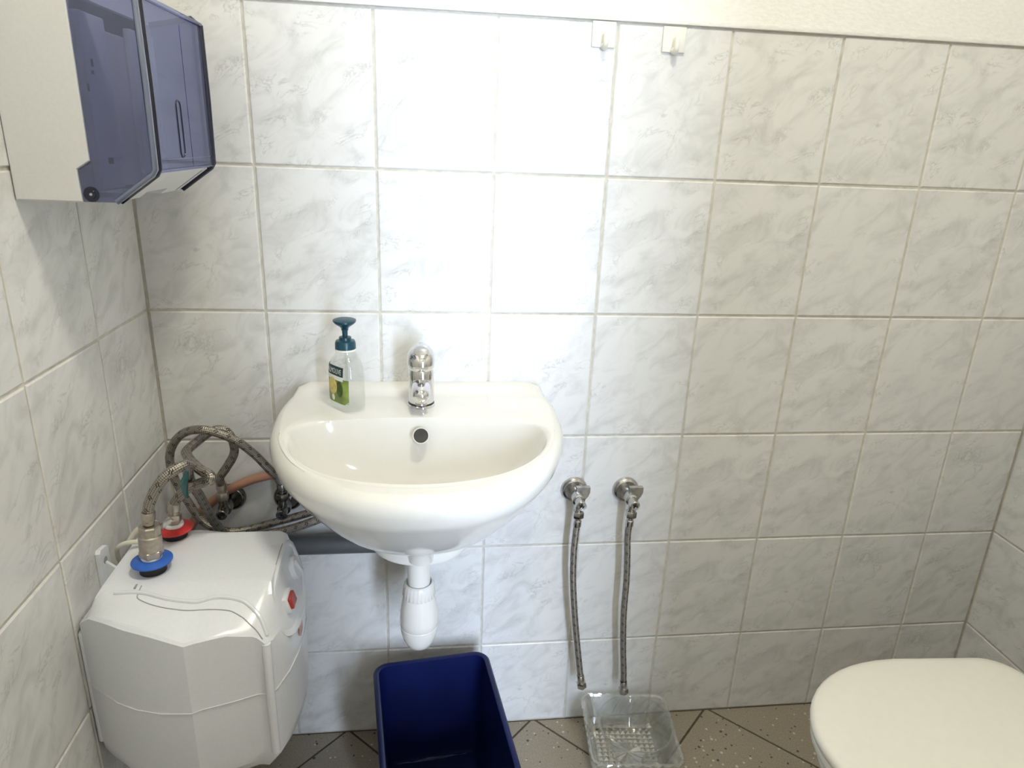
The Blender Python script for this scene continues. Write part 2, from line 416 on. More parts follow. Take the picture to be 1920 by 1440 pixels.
obj('ceiling', box(-0.1, ROOM_X + 0.1, -ROOM_D - 0.1, 0.1, ROOM_H, ROOM_H + 0.1), 'plaster', kind='structure', label='white plaster ceiling')
yf0, yf1 = -ROOM_D - 0.10, -ROOM_D
obj('wall_front', join(box(-0.1, DOOR[0], yf0, yf1, -0.05, ROOM_H), box(DOOR[1], ROOM_X + 0.1, yf0, yf1, -0.05, ROOM_H),
    box(DOOR[0], DOOR[1], yf0, yf1, DOOR[2], ROOM_H)), 'plaster', kind='structure', label='plastered wall behind the viewer, its doorway narrowed to shape the daylight')
door = thing('door_1', ((DOOR[0] + DOOR[1]) / 2, -ROOM_D - 0.05, 0.0), 'white door frame around the unseen doorway narrowed to shape the daylight', None, kind='structure')
for x0, x1, z0, z1 in ((DOOR[0] - 0.06, DOOR[0], 0.0, DOOR[2]), (DOOR[1], DOOR[1] + 0.06, 0.0, DOOR[2]), (DOOR[0] - 0.06, DOOR[1] + 0.06, DOOR[2], DOOR[2] + 0.06)):
    obj('door_casing', box(x0, x1, -ROOM_D, -ROOM_D + 0.015, z0, z1, 0.003), 'white_plastic', door)

# ceiling lamp (out of view): warm light from above
LX, LY = 0.74, -0.80
lamp = thing('ceiling_lamp', (LX, LY, ROOM_H), 'round white ceiling lamp with a warm glow', 'lamp')
obj('lamp_base', lathe((LX, LY, ROOM_H - 0.001), (0, 0, -1), [(0, 0.15), (0.03, 0.15), (0.035, 0.14)], 40), 'white_plastic', lamp)
mg, nt, out = new_mat('lamp_diffuser')
tcx = N(nt, 'ShaderNodeTexCoord'); nz = N(nt, 'ShaderNodeTexNoise', {'Vector': tcx.outputs['Object'], 'Scale': 8.0})
em = N(nt, 'ShaderNodeEmission', {'Color': RAMP(nt, nz.outputs[0], [(0.3, (1.0, 0.945, 0.78)), (0.7, (1.0, 0.955, 0.80))]), 'Strength': 72.0}); nt.links.new(em.outputs[0], out.inputs[0])
obj('lamp_shade', lathe((LX, LY, ROOM_H - 0.036), (0, 0, -1), [(0, 0.138), (0.02, 0.134), (0.045, 0.11), (0.06, 0.07), (0.066, 0.02)], 40), mg, lamp)

# ---------------------------------------------------------------- washbasin
SX = 0.4715
half = [(0.0, 0.0), (0.12, 0.0), (0.20, 0.0), (0.221, -0.002), (0.232, -0.028), (0.2415, -0.075), (0.243, -0.13), (0.236, -0.21), (0.218, -0.275),
        (0.19, -0.335), (0.15, -0.385), (0.10, -0.42), (0.05, -0.437), (0.0, -0.441)]
inner_h = [(0.0, -0.150), (0.07, -0.1515), (0.13, -0.158), (0.175, -0.170), (0.198, -0.188), (0.205, -0.212), (0.203, -0.245), (0.190, -0.285), (0.166, -0.325), (0.132, -0.357), (0.09, -0.379), (0.045, -0.391), (0.0, -0.395)]
def smooth_half(H, n):
    P = [Vector((a, b, 0)) for a, b in H]; q = catmull(P, 12)
    L = [0]
    for a, b in zip(q, q[1:]): L.append(L[-1] + (b - a).length)
    out = []
    for k in range(n):
        t = L[-1] * k / (n - 1); i = 0
        while i < len(L) - 2 and L[i + 1] < t: i += 1
        f = (t - L[i]) / max(1e-9, L[i + 1] - L[i]); out.append(q[i].lerp(q[i + 1], f))
    return [(p.x, min(0.0, p.y)) for p in out]
NH = 41
def full(H):
    s = smooth_half(H, NH); return [(SX + x, y) for x, y in s] + [(SX - x, y) for x, y in s[-2:0:-1]]
def by_angle(H, c, n=96):
    """resample an outline by angle around c"""
    P = full(H); out = []
    for k in range(n):
        a = 2 * PI * k / n + PI / 2; dx, dy = math.cos(a), math.sin(a); best = None
        for i in range(len(P)):
            x1, y1 = P[i][0] - c[0], P[i][1] - c[1]; x2, y2 = P[(i + 1) % len(P)][0] - c[0], P[(i + 1) % len(P)][1] - c[1]
            ex, ey = x2 - x1, y2 - y1; den = dx * ey - dy * ex
            if abs(den) < 1e-12: continue
            t = (x1 * ey - y1 * ex) / den; s = (x1 * dy - y1 * dx) / den
            if t > 0 and -1e-6 <= s <= 1 + 1e-6: best = t if best is None else max(best, t)
        out.append((c[0] + dx * best, c[1] + dy * best))
    return out
CB = (SX + 0.001, -0.245)
OUT = by_angle(half, CB); INN = by_angle(inner_h, CB)
RZ = 0.8215
def lerp2(a, b, t): return (a[0] + (b[0] - a[0]) * t, a[1] + (b[1] - a[1]) * t)
def scale2(P, c, s, sy=None): return [(c[0] + (x - c[0]) * s, c[1] + (y - c[1]) * (s if sy is None else sy)) for x, y in P]
def deckz(x, y, t):
    led = max(0.0, min(1.0, (y + 0.045) / 0.022)); led = led * led * (3 - 2 * led)
    return RZ + 0.0105 * led - 0.004 * max(0, -(y + 0.25)) / 0.2
rings = []
DC = (SX, -0.255)
for s, z, cy in ((0.10, 0.700, -.215), (0.30, 0.702, -.22), (0.52, 0.709, -.23), (0.70, 0.725, -.237), (0.83, 0.748, -.242), (0.915, 0.777, -.245), (0.962, 0.800, -.245), (0.988, 0.8135, -.245), (1.0, 0.8185, -.245)):
    rings.append([(x, y + (cy + .245), z) for x, y in scale2(INN, CB, s)])
def inset(P, d):
    out = []
    for (x, y) in P:
        dx, dy = x - CB[0], y - CB[1]; L = math.hypot(dx, dy)
        nx, ny = x - dx / L * d, y - dy / L * d
        if y > -0.001: ny = min(0.0, y)          # stays on the wall
        out.append((nx, ny))
    return out
wid = [math.hypot(b[0] - a[0], b[1] - a[1]) for a, b in zip(INN, OUT)]
prev_d = [1.0] * len(wid)
for t in (0.10, 0.22, 0.36, 0.48, 0.60, 0.70, 0.78, 0.85):
    P_ = []
    for a, b, wd_ in zip(INN, OUT, wid):
        k_ = len(P_)
        dd = max((1 - t) * wd_, 0.0185 + (0.85 - t) * 0.030) if t > 0.3 else (1 - t) * wd_
        dd = min(dd, prev_d[k_] * 0.955) if t > 0.3 else dd
        prev_d[k_] = dd
        P_.append(lerp2(b, a, min(1.0, dd / wd_)))
    rings.append([(x, y, deckz(x, y, t) - (0.0015 if t < 0.2 else 0)) for x, y in P_])
for d, dz in ((0.0170, -0.0003), (0.0115, -0.0022), (0.0060, -0.0062), (0.0020, -0.0125), (0.0002, -0.0200), (0.0005, -0.0280), (0.0035, -0.0395), (0.0085, -0.0490), (0.0150, -0.0570)):
    rings.append([(x, y, deckz(x, y, 1) + dz) for x, y in inset(OUT, d)])
UC = (SX, -0.185)
for s, z in ((0.90, 0.748), (0.835, 0.728), (0.76, 0.706), (0.67, 0.684), (0.56, 0.663), (0.45, 0.646), (0.36, 0.634), (0.27, 0.626)):
    q = [(UC[0] + (x - UC[0]) * s, UC[1] + (y - UC[1]) * (s if y < UC[1] else max(s, 0.55))) for x, y in OUT]
    rings.append([(x, y, z) for x, y in q])
basin = thing('washbasin', (SX, -0.2, 0.60), 'white ceramic wall-hung washbasin with a chrome tap', 'washbasin')
bowl_obj = obj('basin_bowl', loft(rings), 'ceramic', basin, ang=60)
obj('basin_foot', lathe((SX, -0.2, 0.606), (0, 0, 1), [(0, 0.030), (0.001, 0.055), (0.005, 0.074), (0.010, 0.084), (0.014, 0.085), (0.022, 0.083), (0.040, 0.070)], 48), 'ceramic', basin)
obj('reflection_stub', lathe((SX + 0.001, -0.272, 0.624), (0, -0.15, 1), [(0, 0.0215), (0.02, 0.0215), (0.022, 0.0225), (0.027, 0.0225), (0.030, 0.018)], 32), 'ceramic', basin)  # solid stub standing in for a pipe-like reflection under the bowl
# overflow hole in the rear slope of the bowl
on = Vector((0, -0.86, 0.50)).normalized()
ov = Vector((0.4725, -0.1735, 0.795))
oh = obj('overflow_hole', lathe(ov, on, [(-0.004, 0.0125), (0.0005, 0.0125), (0.0012, 0.0118)], 32), 'dark_hole', basin, label='dark overflow hole in the bowl')
obj('overflow_ring', lathe(ov, on, [(-0.004, 0.0138), (0.0010, 0.0138), (0.0016, 0.0130), (0.0008, 0.0120), (-0.002, 0.0119)], 32, cap=False), 'ceramic', oh)
obj('drain_ring', lathe((SX, -0.215, 0.7005), (0, 0, 1), [(0, 0.030), (0.002, 0.030), (0.003, 0.026), (0.0015, 0.020)], 32), 'chrome', basin)

# tap
TX, TY, TZ = 0.4728, -0.098, 0.8215
tap = thing('basin_tap', (TX, TY, TZ), 'chrome single-lever mixer tap standing on the washbasin', 'tap')
obj('tap_base', lathe((TX, TY, TZ - 0.0008), (0, 0, 1), [(0, 0.0225), (0.001, 0.0238), (0.004, 0.0238), (0.0055, 0.0225)], 40), 'chrome', tap)
obj('gasket', lathe((TX, TY, TZ + 0.0045), (0, 0, 1), [(0, 0.0224), (0.0028, 0.0224)], 40), 'black', tap)
obj('tap_body', lathe((TX, TY, TZ + 0.0072), (0, 0, 1), [(0, 0.0216), (0.002, 0.0222), (0.054, 0.0218), (0.060, 0.0205), (0.063, 0.019)], 40), 'chrome', tap)
sp = obj('spout', lathe((TX, TY - 0.008, TZ + 0.040), (0, -0.985, -0.17), [(0, 0.0165), (0.030, 0.0160), (0.040, 0.0150), (0.047, 0.0118), (0.0505, 0.007), (0.0515, 0.002)], 32), 'chrome', tap)
obj('aerator', lathe((TX, TY - 0.040, TZ + 0.025), (0, -0.17, -0.985), [(0, 0.0100), (0.009, 0.0100), (0.010, 0.0085), (0.0085, 0.007)], 28), 'chrome_worn', sp)
# lever head: a domed cap leaning back with a short grip over the front
hr = []
for t, r, lean in ((0.0, 0.0215, 0), (0.003, 0.0236, 0), (0.014, 0.0242, .0005), (0.022, 0.0236, .001), (0.030, 0.0205, .002), (0.035, 0.0150, .003), (0.0375, 0.008, .0035)):
    hr.append([(TX + math.cos(a) * r, TY + lean + math.sin(a) * r * (1.12 if math.sin(a) < 0 else 1.0), TZ + 0.0685 + t + (0.0045 * math.sin(a) if t > 0.003 else 0)) for a in [2 * PI * k / 40 for k in range(40)]])
hd = obj('lever_head', loft(hr), 'chrome', tap, ang=50)
obj('cap_disc', lathe((TX, TY - 0.008, TZ + 0.1003), (0, -0.42, 0.91), [(-0.002, 0.0132), (0.0006, 0.0132), (0.0012, 0.0122)], 32), 'chrome_worn', hd)

# ---------------------------------------------------------------- soap bottle
BX, BY, BZ = 0.3475, -0.108, 0.8222
bot = thing('soap_bottle', (BX, BY, BZ), 'empty clear liquid soap bottle with a dark teal pump and green label on the washbasin', 'soap bottle')
th = math.radians(49)
tb = Vector((math.cos(th), -math.sin(th), 0)); nb = Vector((-math.sin(th), -math.cos(th), 0))     # broad direction, label normal
prof = [(0.0, 0.84), (0.002, 0.94), (0.006, 1.0), (0.03, 1.01), (0.055, 1.0), (0.075, 0.95), (0.085, 0.87), (0.092, 0.75), (0.098, 0.60), (0.103, 0.52)]
def prad(z):
    for (z0, s0), (z1, s1) in zip(prof, prof[1:]):
        if z <= z1: return s0 + (s1 - s0) * (z - z0) / (z1 - z0)
    return prof[-1][1]
def bsec(z, a, off=0.0):
    s = prad(z); ha, hb = 0.0325 * s, 0.0215 * s
    k = max(0.0, min(1.0, (z - 0.086) / 0.016)); hb = hb * (1 - k) + 0.0165 * k; ha = ha * (1 - k) + 0.0165 * k
    e = 0.62 * (1 - k) + 1.0 * k
    c, sn = math.cos(a), math.sin(a)
    x = math.copysign(abs(c) ** e, c) * (ha + off); y = math.copysign(abs(sn) ** e, sn) * (hb + off)
    return Vector((BX, BY, BZ + z)) + tb * x + nb * y
zz = [0, .002, .006, .015, .03, .045, .06, .075, .081, .087, .091, .095, .099, .103]
shell = [[bsec(z, 2 * PI * k / 48) for k in range(48)] for z in zz]
obj('bottle_body', loft(shell, True, True), 'bottle', bot, ang=50)
obj('neck_ring', lathe((BX, BY, BZ + 0.1025), (0, 0, 1), [(0, 0.0172), (0.003, 0.0172)], 32), 'label_white', bot)
cp = obj('pump_collar', lathe((BX, BY, BZ + 0.1055), (0, 0, 1), [(0, 0.0172), (0.010, 0.0170), (0.0135, 0.0155), (0.0145, 0.0105), (0.0155, 0.0100), (0.0195, 0.0100), (0.020, 0.0080)], 40), 'teal', bot)
obj('pump_stem', lathe((BX, BY, BZ + 0.125), (0, 0, 1), [(0, 0.0042), (0.011, 0.0048), (0.012, 0.0058), (0.016, 0.0060)], 24), 'teal', bot)
hrr = []
pdir = Vector((0.15, -0.99, 0)).normalized(); pside = Vector((0.99, 0.15, 0)).normalized()
for t, r in ((0, 0.005), (0.004, 0.0085), (0.010, 0.0165), (0.013, 0.0190), (0.0155, 0.0188), (0.0172, 0.0150), (0.0182, 0.008)):
    hrr.append([Vector((BX, BY, BZ + 0.139 + t)) + pside * math.cos(a) * r + pdir * math.sin(a) * r * (1.25 if math.sin(a) > 0 else 0.9) for a in [2 * PI * k / 32 for k in range(32)]])
obj('pump_head', loft(hrr), 'teal', bot, ang=50)
obj('dip_tube', cyl((BX, BY, BZ + 0.004), (BX, BY, BZ + 0.104), 0.0022, 12), 'bottle', bot)
def lab(u, z, off=0.0006):
    """u across the label face: broad coordinate in metres, wrapped on the bottle surface"""
    s = prad(z); ha = 0.0325 * s; c = max(-0.999, min(0.999, u / ha)); e = 0.62
    cc = math.copysign(abs(c) ** (1 / e), c); a = math.acos(max(-1, min(1, cc)))
    return bsec(z, a, off)
def lab_patch(u0, u1, z0, z1, inside=None, off=0.0006, nu=14, nz=18):
    V, F = [], []; idx = {}
    for i in range(nu + 1):
        for j in range(nz + 1):
            idx[i, j] = len(V); V.append(tuple(lab(u0 + (u1 - u0) * i / nu, z0 + (z1 - z0) * j / nz, off)))
    for i in range(nu):
        for j in range(nz):
            uc, zc = u0 + (u1 - u0) * (i + .5) / nu, z0 + (z1 - z0) * (j + .5) / nz
            if inside is None or inside(uc, zc): F.append((idx[i, j], idx[i + 1, j], idx[i + 1, j + 1], idx[i, j + 1]))
    used = sorted({k for f in F for k in f}); mp = {k: n for n, k in enumerate(used)}
    return [V[k] for k in used], [tuple(mp[k] for k in f) for f in F]
def lab_disc(uc, zc, ru, rz, off):
    V = [tuple(lab(uc, zc, off))]; F = []; n = 28
    for rr in (0.5, 1.0):
        for k in range(n): V.append(tuple(lab(uc + math.cos(2 * PI * k / n) * ru * rr, zc + math.sin(2 * PI * k / n) * rz * rr, off)))
    for k in range(n):
        k2 = (k + 1) % n; F.append((0, 1 + k, 1 + k2)); F.append((1 + k, 1 + n + k, 1 + n + k2, 1 + k2))
    return V, F
lb = obj('label', lab_patch(-0.0300, 0.0280, 0.014, 0.058, lambda u, z: (abs(u) / 0.0300) ** 4 + max(0, (0.036 - z) / 0.0225) ** 4 < 1, nu=28, nz=24), 'label_green', bot, label='olive green printed label')
obj('label_band', lab_patch(-0.0295, 0.0185, 0.0620, 0.0785, off=0.0010), 'label_dark', lb)
obj('label_strip', lab_patch(-0.0295, 0.0185, 0.0545, 0.0620, off=0.0009), 'label_white', lb)
obj('lemon_print', lab_disc(-0.0085, 0.0430, 0.0125, 0.0145, 0.0013), 'label_lemon', lb)
obj('olive_print', lab_disc(0.0100, 0.0400, 0.0080, 0.0140, 0.0011), 'label_olive', lb)
obj('leaf_print', lab_disc(-0.0075, 0.0225, 0.0040, 0.0055, 0.0011), 'label_white', lb)
def text_mesh(body, size):
    cu = bpy.data.curves.new('lettering', 'FONT'); cu.body = body; cu.size = size; cu.align_x = 'CENTER'; cu.resolution_u = 3
    o = bpy.data.objects.new('lettering', cu); COL.objects.link(o)
    bpy.context.view_layer.update()
    dg = bpy.context.evaluated_depsgraph_get(); me = bpy.data.meshes.new_from_object(o.evaluated_get(dg))
    bm = bmesh.new(); bm.from_mesh(me); bmesh.ops.triangulate(bm, faces=bm.faces)
    bmesh.ops.subdivide_edges(bm, edges=[e for e in bm.edges if e.calc_length() > size * .25], cuts=1); bm.verts.index_update()
    g = ([tuple(v.co) for v in bm.verts], [tuple(v.index for v in f.verts) for f in bm.faces]); bm.free()
    bpy.data.objects.remove(o); bpy.data.meshes.remove(me); bpy.data.curves.remove(cu); return g
tv, tf = text_mesh('PALMOLIVE', 0.0102)
obj('brand_lettering', ([tuple(lab(-0.0055 + x * 0.78, 0.0658 + y * 1.25, 0.0016)) for x, y, z in tv], tf), 'label_white', lb, flat=True)

# ---------------------------------------------------------------- trap, waste pipe
trap = thing('bottle_trap', (0.468, -0.2, 0.391), 'white plastic bottle trap hanging below the washbasin', 'drain trap')
tx, ty = 0.468, -0.2
obj('trap_pipe', lathe((tx, ty, 0.478), (0, 0, 1), [(0, 0.0198), (0.128, 0.0198)], 32), 'trap_plastic', trap)
nut = []
for z, r in ((0.500, 0.0268), (0.502, 0.0285), (0.523, 0.0262), (0.527, 0.0250), (0.5285, 0.0225), (0.524, 0.0205)):
    nut.append([(tx + math.cos(2 * PI * k / 72) * (r + (0.0009 if k % 3 == 0 and 0.501 < z < 0.524 else 0)), ty + math.sin(2 * PI * k / 72) * (r + (0.0009 if k % 3 == 0 and 0.501 < z < 0.524 else 0)), z) for k in range(72)])
obj('trap_nut', loft(nut), 'trap_plastic', trap, ang=50)
obj('trap_bowl', lathe((tx, ty, 0.391), (0, 0, 1), [(0, 0.006), (0.002, 0.015), (0.008, 0.0225), (0.020, 0.0285), (0.036, 0.0325), (0.048, 0.0337), (0.049, 0.0331), (0.050, 0.0337), (0.062, 0.0340), (0.080, 0.0330), (0.096, 0.0305), (0.110, 0.0275)], 44), 'trap_plastic', trap)
obj('trap_outlet', tube([(tx, ty + 0.02, 0.475), (tx, ty + 0.08, 0.475), (tx, -0.05, 0.470), (tx, -0.012, 0.460)], 0.0165, 20), 'trap_plastic', trap)
ro = thing('pipe_rosette', (tx, -0.006, 0.457), 'dark rubber rosette around the waste outlet behind the trap', 'pipe rosette')
obj('rosette_ring', lathe((tx, -0.0008, 0.457), (0, -1, 0), [(0, 0.0305), (0.004, 0.0300), (0.010, 0.0245), (0.012, 0.0215), (0.005, 0.021)], 36), 'grey_pipe', ro)
dp = thing('drain_pipe', (0.25, -0.034, 0.486), 'dark grey plastic drain pipe running along the wall behind the water heater', 'pipe')
obj('pipe_run', tube([(0.03, -0.034, 0.5055), (0.15, -0.034, 0.5055), (0.28, -0.034, 0.5055), (0.40, -0.034, 0.5055), (0.447, -0.034, 0.5055)], 0.0192, 24), 'grey_pipe', dp)
obj('pipe_socket', lathe((0.398, -0.034, 0.5055), (1, 0, 0), [(0, 0.0195), (0.002, 0.0225), (0.010, 0.0228), (0.012, 0.0255), (0.021, 0.0255), (0.024, 0.022), (0.026, 0.0195)], 32), 'grey_pipe', dp)

# ---------------------------------------------------------------- angle valves with braided hoses
def hexnut(a, d, L, r, flats=6):
    return lathe(a, d, [(0, r * .9), (L * .12, r), (L * .88, r), (L, r * .9)], flats)
def angle_valve(wx, wz, label, handle=True, up=False, mat='chrome_worn', group=None):
    t = thing('angle_valve', (wx, 0, wz), label, 'valve', group)
    obj('rosette', lathe((wx, -0.0005, wz), (0, -1, 0), [(0, 0.0275), (0.003, 0.0275), (0.008, 0.0245), (0.0095, 0.0215), (0.007, 0.0200), (0.006, 0.012)], 40), mat, t)
    b = obj('valve_body', join(lathe((wx, -0.006, wz), (0, -1, 0), [(0, 0.0105), (0.026, 0.0105), (0.028, 0.0125), (0.044, 0.0125), (0.046, 0.0095), (0.060, 0.0088)], 28),), mat, t)
    s = obj('valve_screw', lathe((wx, -0.066, wz), (0, -1, 0), [(0, 0.0085), (0.001, 0.0100), (0.007, 0.0100), (0.0085, 0.0085), (0.0082, 0.0062), (0.0055, 0.0060)], 28), mat, t)
    for r in (0, PI / 2):
        g = box(-0.0046, 0.0046, -0.0735, -0.0712, -0.0011, 0.0011)
        obj('screw_slot', xf(g, Matrix.Translation((wx, 0, wz)) @ Matrix.Rotation(r + 0.5, 4, 'Y')), 'black', s)
    if handle:
        hp = [(-0.005, 0.026), (0.0225, 0.026), (0.0225, 0.015), (0.019, 0.006), (0.012, -0.003), (0.004, -0.006), (-0.005, 0.010)]
        hg = prism([(wx + a, wz + b) for a, b in hp], 'y', -0.046, -0.036)
        obj('valve_handle', hg, mat, t)
    sg = 1 if up else -1
    obj('outlet', cyl((wx, -0.052, wz), (wx, -0.052, wz + sg * 0.022), 0.0082, 20), mat, t)
    return t
def hose(name_label, pts, r, ends, parent_loc, mat_end='chrome_worn', group='braided steel water hoses'):
    t = thing('braided_hose', parent_loc, name_label, 'hose', group)
    obj('hose_braid', tube(pts, r, 16, 10), 'braid', t, ang=60)
    for (p, d, kind) in ends:
        d = Vector(d).normalized(); p = Vector(p)
        fer = obj('ferrule', lathe(p - d * 0.020, d, [(0, r * 1.12), (0.001, r * 1.2), (0.013, r * 1.2), (0.015, r * 0.95), (0.020, r * 0.95)], 20), mat_end, t)
        if kind == 'nut': obj('hose_nut', hexnut(p, d, 0.0145, 0.0115), mat_end, t)
        if kind == 'open':
            nn = obj('hose_nut', hexnut(p, d, 0.0135, 0.0112), mat_end, t)
            obj('nut_bore', lathe(p + d * 0.0128, d, [(0, 0.0078), (0.0010, 0.0078)], 18), 'black', nn)
    return t
VA, VB = (0.7815, 0.598), (0.8900, 0.5955)
for (vx, vz), lb_, in ((VA, 'chrome angle valve right of the washbasin, nearer to it'), (VB, 'chrome angle valve right of the washbasin, farther from it')):
    angle_valve(vx, vz, lb_, group='chrome angle valves')
YH = -0.052
hA = [(0.7805, YH, 0.545), (0.7790, YH, 0.510), (0.7785, YH, 0.4743), (0.7818, YH, 0.4102), (0.7906, YH, 0.3306), (0.8022, YH, 0.2478), (0.8115, YH, 0.188), (0.8143, YH, 0.1705)]
hose('braided steel hose hanging free from the valve nearer the washbasin', hA, 0.0068, [((0.7814, YH, 0.5615), (0.03, 0, 1), 'nut'), ((0.8176, YH, 0.1505), (0.165, 0, -0.98), 'open')], (0.79, YH, 0.14))
hB = [(0.8880, YH, 0.543), (0.8880, YH, 0.510), (0.8915, YH, 0.4702), (0.8955, YH, 0.4054), (0.8972, YH, 0.3253), (0.9037, YH, 0.242), (0.9110, YH, 0.175), (0.9130, YH, 0.150)]
hose('braided steel hose hanging down over the round glass bowl', hB, 0.0068, [((0.8897, YH, 0.559), (0.06, 0, 1), 'nut'), ((0.9150, YH, 0.1285), (0.10, 0, -0.99), 'open')], (0.90, YH, 0.115))
angle_valve(0.1075, 0.597, 'tarnished angle valve behind the water heater, nearer the left wall', False, True, 'dark_steel', group='tarnished valves below the basin')
angle_valve(0.2140, 0.594, 'tarnished angle valve half hidden by the washbasin edge', False, True, 'dark_steel', group='tarnished valves below the basin')

# hoses around the heater
h1 = [(0.2138, -0.053, 0.648), (0.2085, -0.058, 0.665), (0.198, -0.07, 0.6880), (0.176, -0.08, 0.7242), (0.1490, -0.094, 0.7570), (0.1065, -0.106, 0.7810), (0.063, -0.088, 0.7665), (0.0335, -0.072, 0.7261), (0.0325, -0.072, 0.6825),
      (0.0511, -0.072, 0.6287), (0.0782, -0.070, 0.5784), (0.126, -0.068, 0.560), (0.2041, -0.065, 0.5767), (0.289, -0.07, 0.6065), (0.37, -0.062, 0.65), (0.42, -0.045, 0.67), (0.45, -0.030, 0.695)]
hose('long braided hose looping high from the half-hidden valve along the left corner', h1, 0.0074, [((0.2140, -0.052, 0.630), (0, 0, -1), 'nut')], (0.13, -0.07, 0.56), 'dark_steel')
h2 = [(0.0915, -0.330, 0.752), (0.0955, -0.330, 0.766), (0.1060, -0.330, 0.786), (0.1200, -0.327, 0.8040), (0.1370, -0.315, 0.8130), (0.1385, -0.292, 0.803), (0.1270, -0.262, 0.778), (0.1120, -0.212, 0.735), (0.1090, -0.175, 0.693),
      (0.1065, -0.145, 0.655), (0.1075, -0.105, 0.597), (0.128, -0.088, 0.562), (0.2067, -0.088, 0.5675), (0.2965, -0.095, 0.6020), (0.38, -0.072, 0.640), (0.45, -0.050, 0.665), (0.485, -0.030, 0.695)]
hose('braided hose bending over from the blue cold-water inlet of the heater', h2, 0.0078, [((0.0895, -0.330, 0.731), (-0.09, 0, -1), None)], (0.09, -0.33, 0.72), 'nickel')
h3 = [(0.1073, -0.055, 0.652), (0.1085, -0.060, 0.668), (0.1219, -0.062, 0.6880), (0.1386, -0.064, 0.7176), (0.1400, -0.072, 0.7480), (0.1300, -0.074, 0.7660), (0.1120, -0.078, 0.7680), (0.0940, -0.098, 0.7600), (0.0880, -0.145, 0.7610), (0.0985, -0.178, 0.7680),
      (0.1170, -0.215, 0.7735), (0.1400, -0.246, 0.7735), (0.1570, -0.260, 0.7715), (0.1590, -0.266, 0.7660), (0.1440, -0.258, 0.7585), (0.1206, -0.247, 0.7440), (0.1035, -0.240, 0.7285), (0.0925, -0.2365, 0.7140)]
hose('braided hose curling from the red hot-water outlet to the valve by the left wall', h3, 0.0078, [((0.1073, -0.053, 0.634), (0, 0, -1), 'nut'), ((0.0885, -0.2355, 0.6935), (-0.12, 0, -1), 'nut')], (0.1, -0.2, 0.66), 'nickel')
# salmon coloured rubber tube on the wall
obj('rubber_tube', tube([(0.262, -0.016, 0.657), (0.225, -0.016, 0.6545), (0.199, -0.016, 0.6512), (0.149, -0.016, 0.6387), (0.0979, -0.016, 0.6126), (0.0498, -0.016, 0.5702), (0.03, -0.016, 0.54)], 0.0085, 16), 'copper',
    label='salmon coloured rubber tube lying along the wall behind the braided hoses', cat='tube', origin=(0.15, -0.016, 0.54))
# scrap of teal tape wound between two hoses
tp = []
for k in range(13):
    t = k / 12; a = -0.6 + 2.6 * t
    c = Vector((0.1480 - 0.010 * t, -0.300 + 0.030 * t, 0.8010 - 0.044 * t)); wv = Vector((0.0050 * math.cos(a), 0.009, 0.014 + 0.005 * math.sin(a * 2)))
    nv = Vector((-0.0102, -0.0035, -0.002)) * (1.0 + 0.05 * math.sin(9 * t))
    tp.append((c + nv + wv, c + nv - wv, c + nv * 0.93 - wv, c + nv * 0.93 + wv))
obj('tape_scrap', loft([list(q) for q in tp]), 'teal_tape', label='scrap of teal tape wound around the hoses above the heater', cat='tape', origin=(0.13, -0.25, 0.75), ang=80)

# ---------------------------------------------------------------- water heater
HY = -0.303
heater = thing('water_heater', (0.0, HY, 0.36), 'white under-sink water heater mounted on the left wall', 'water heater')
hn = [(.004, -.36), (.004, -.385), (.008, -.396), (.018, -.405), (.03, -.414), (.06, -.437), (.09, -.452), (.125, -.462), (.160, -.4645), (.166, -.4645), (.178, -.458), (.215, -.447), (.246, -.435),
      (.252, -.435), (.262, -.437), (.270, -.425), (.281, -.39), (.287, -.35), (.289, -.31)]
hf = [(.286, -.272), (.277, -.237), (.262, -.207), (.245, -.187), (.205, -.166), (.15, -.153), (.10, -.15), (.05, -.158), (.02, -.172), (.006, -.19), (.004, -.215), (.004, -.25)]
hs = hn + hf
HCX = 0.15
def front_limit(z): return 0.288 - max(0.0, z - 0.555) * 0.29
def hring(z, sy, x0, x1, zf=None):
    out = []
    for x, y in hs:
        xx = x0 + (x1 - x0) * (x - 0.004) / 0.285; yy = HY + (y - HY) * sy
        zz = (zf(x) - (0.032 if y > -0.235 else 0.0)) if zf else z
        out.append((min(xx, front_limit(zz)), yy, zz))
    return out
def zedge(x):
    T = [(0.0, .606), (.012, .620), (.028, .635), (.055, .645), (.112, .643), (.149, .632), (.164, .6235), (.177, .6225), (.190, .628), (.222, .6225), (.252, .609), (.264, .599), (.289, .592)]
    for (a, p_), (b, q_) in zip(T, T[1:]):
        if x <= b: return p_ + (q_ - p_) * (x - a) / (b - a)
    return T[-1][1]
def plateau(z, f, x0, x1, y0, y1, lift=1.0):
    out = []
    for x, y in hs:
        xx = x0 + (x1 - x0) * (x - 0.004) / 0.285
        yc = max(y0, min(y1, y)); yy = y * (1 - f) + yc * f
        zz = z * lift + (zedge(x) - (0.032 if y > -0.235 else 0.0)) * (1 - lift)
        out.append((min(xx, front_limit(zz)), yy, zz))
    return out
R1 = [hring(0.352, 0.55, 0.03, 0.235), hring(0.356, 0.72, 0.018, 0.255), hring(0.368, 0.87, 0.010, 0.272), hring(0.392, 0.965, 0.005, 0.285), hring(0.412, 0.985, 0.004, 0.287), hring(0.514, 1.0, 0.004, 0.289)]
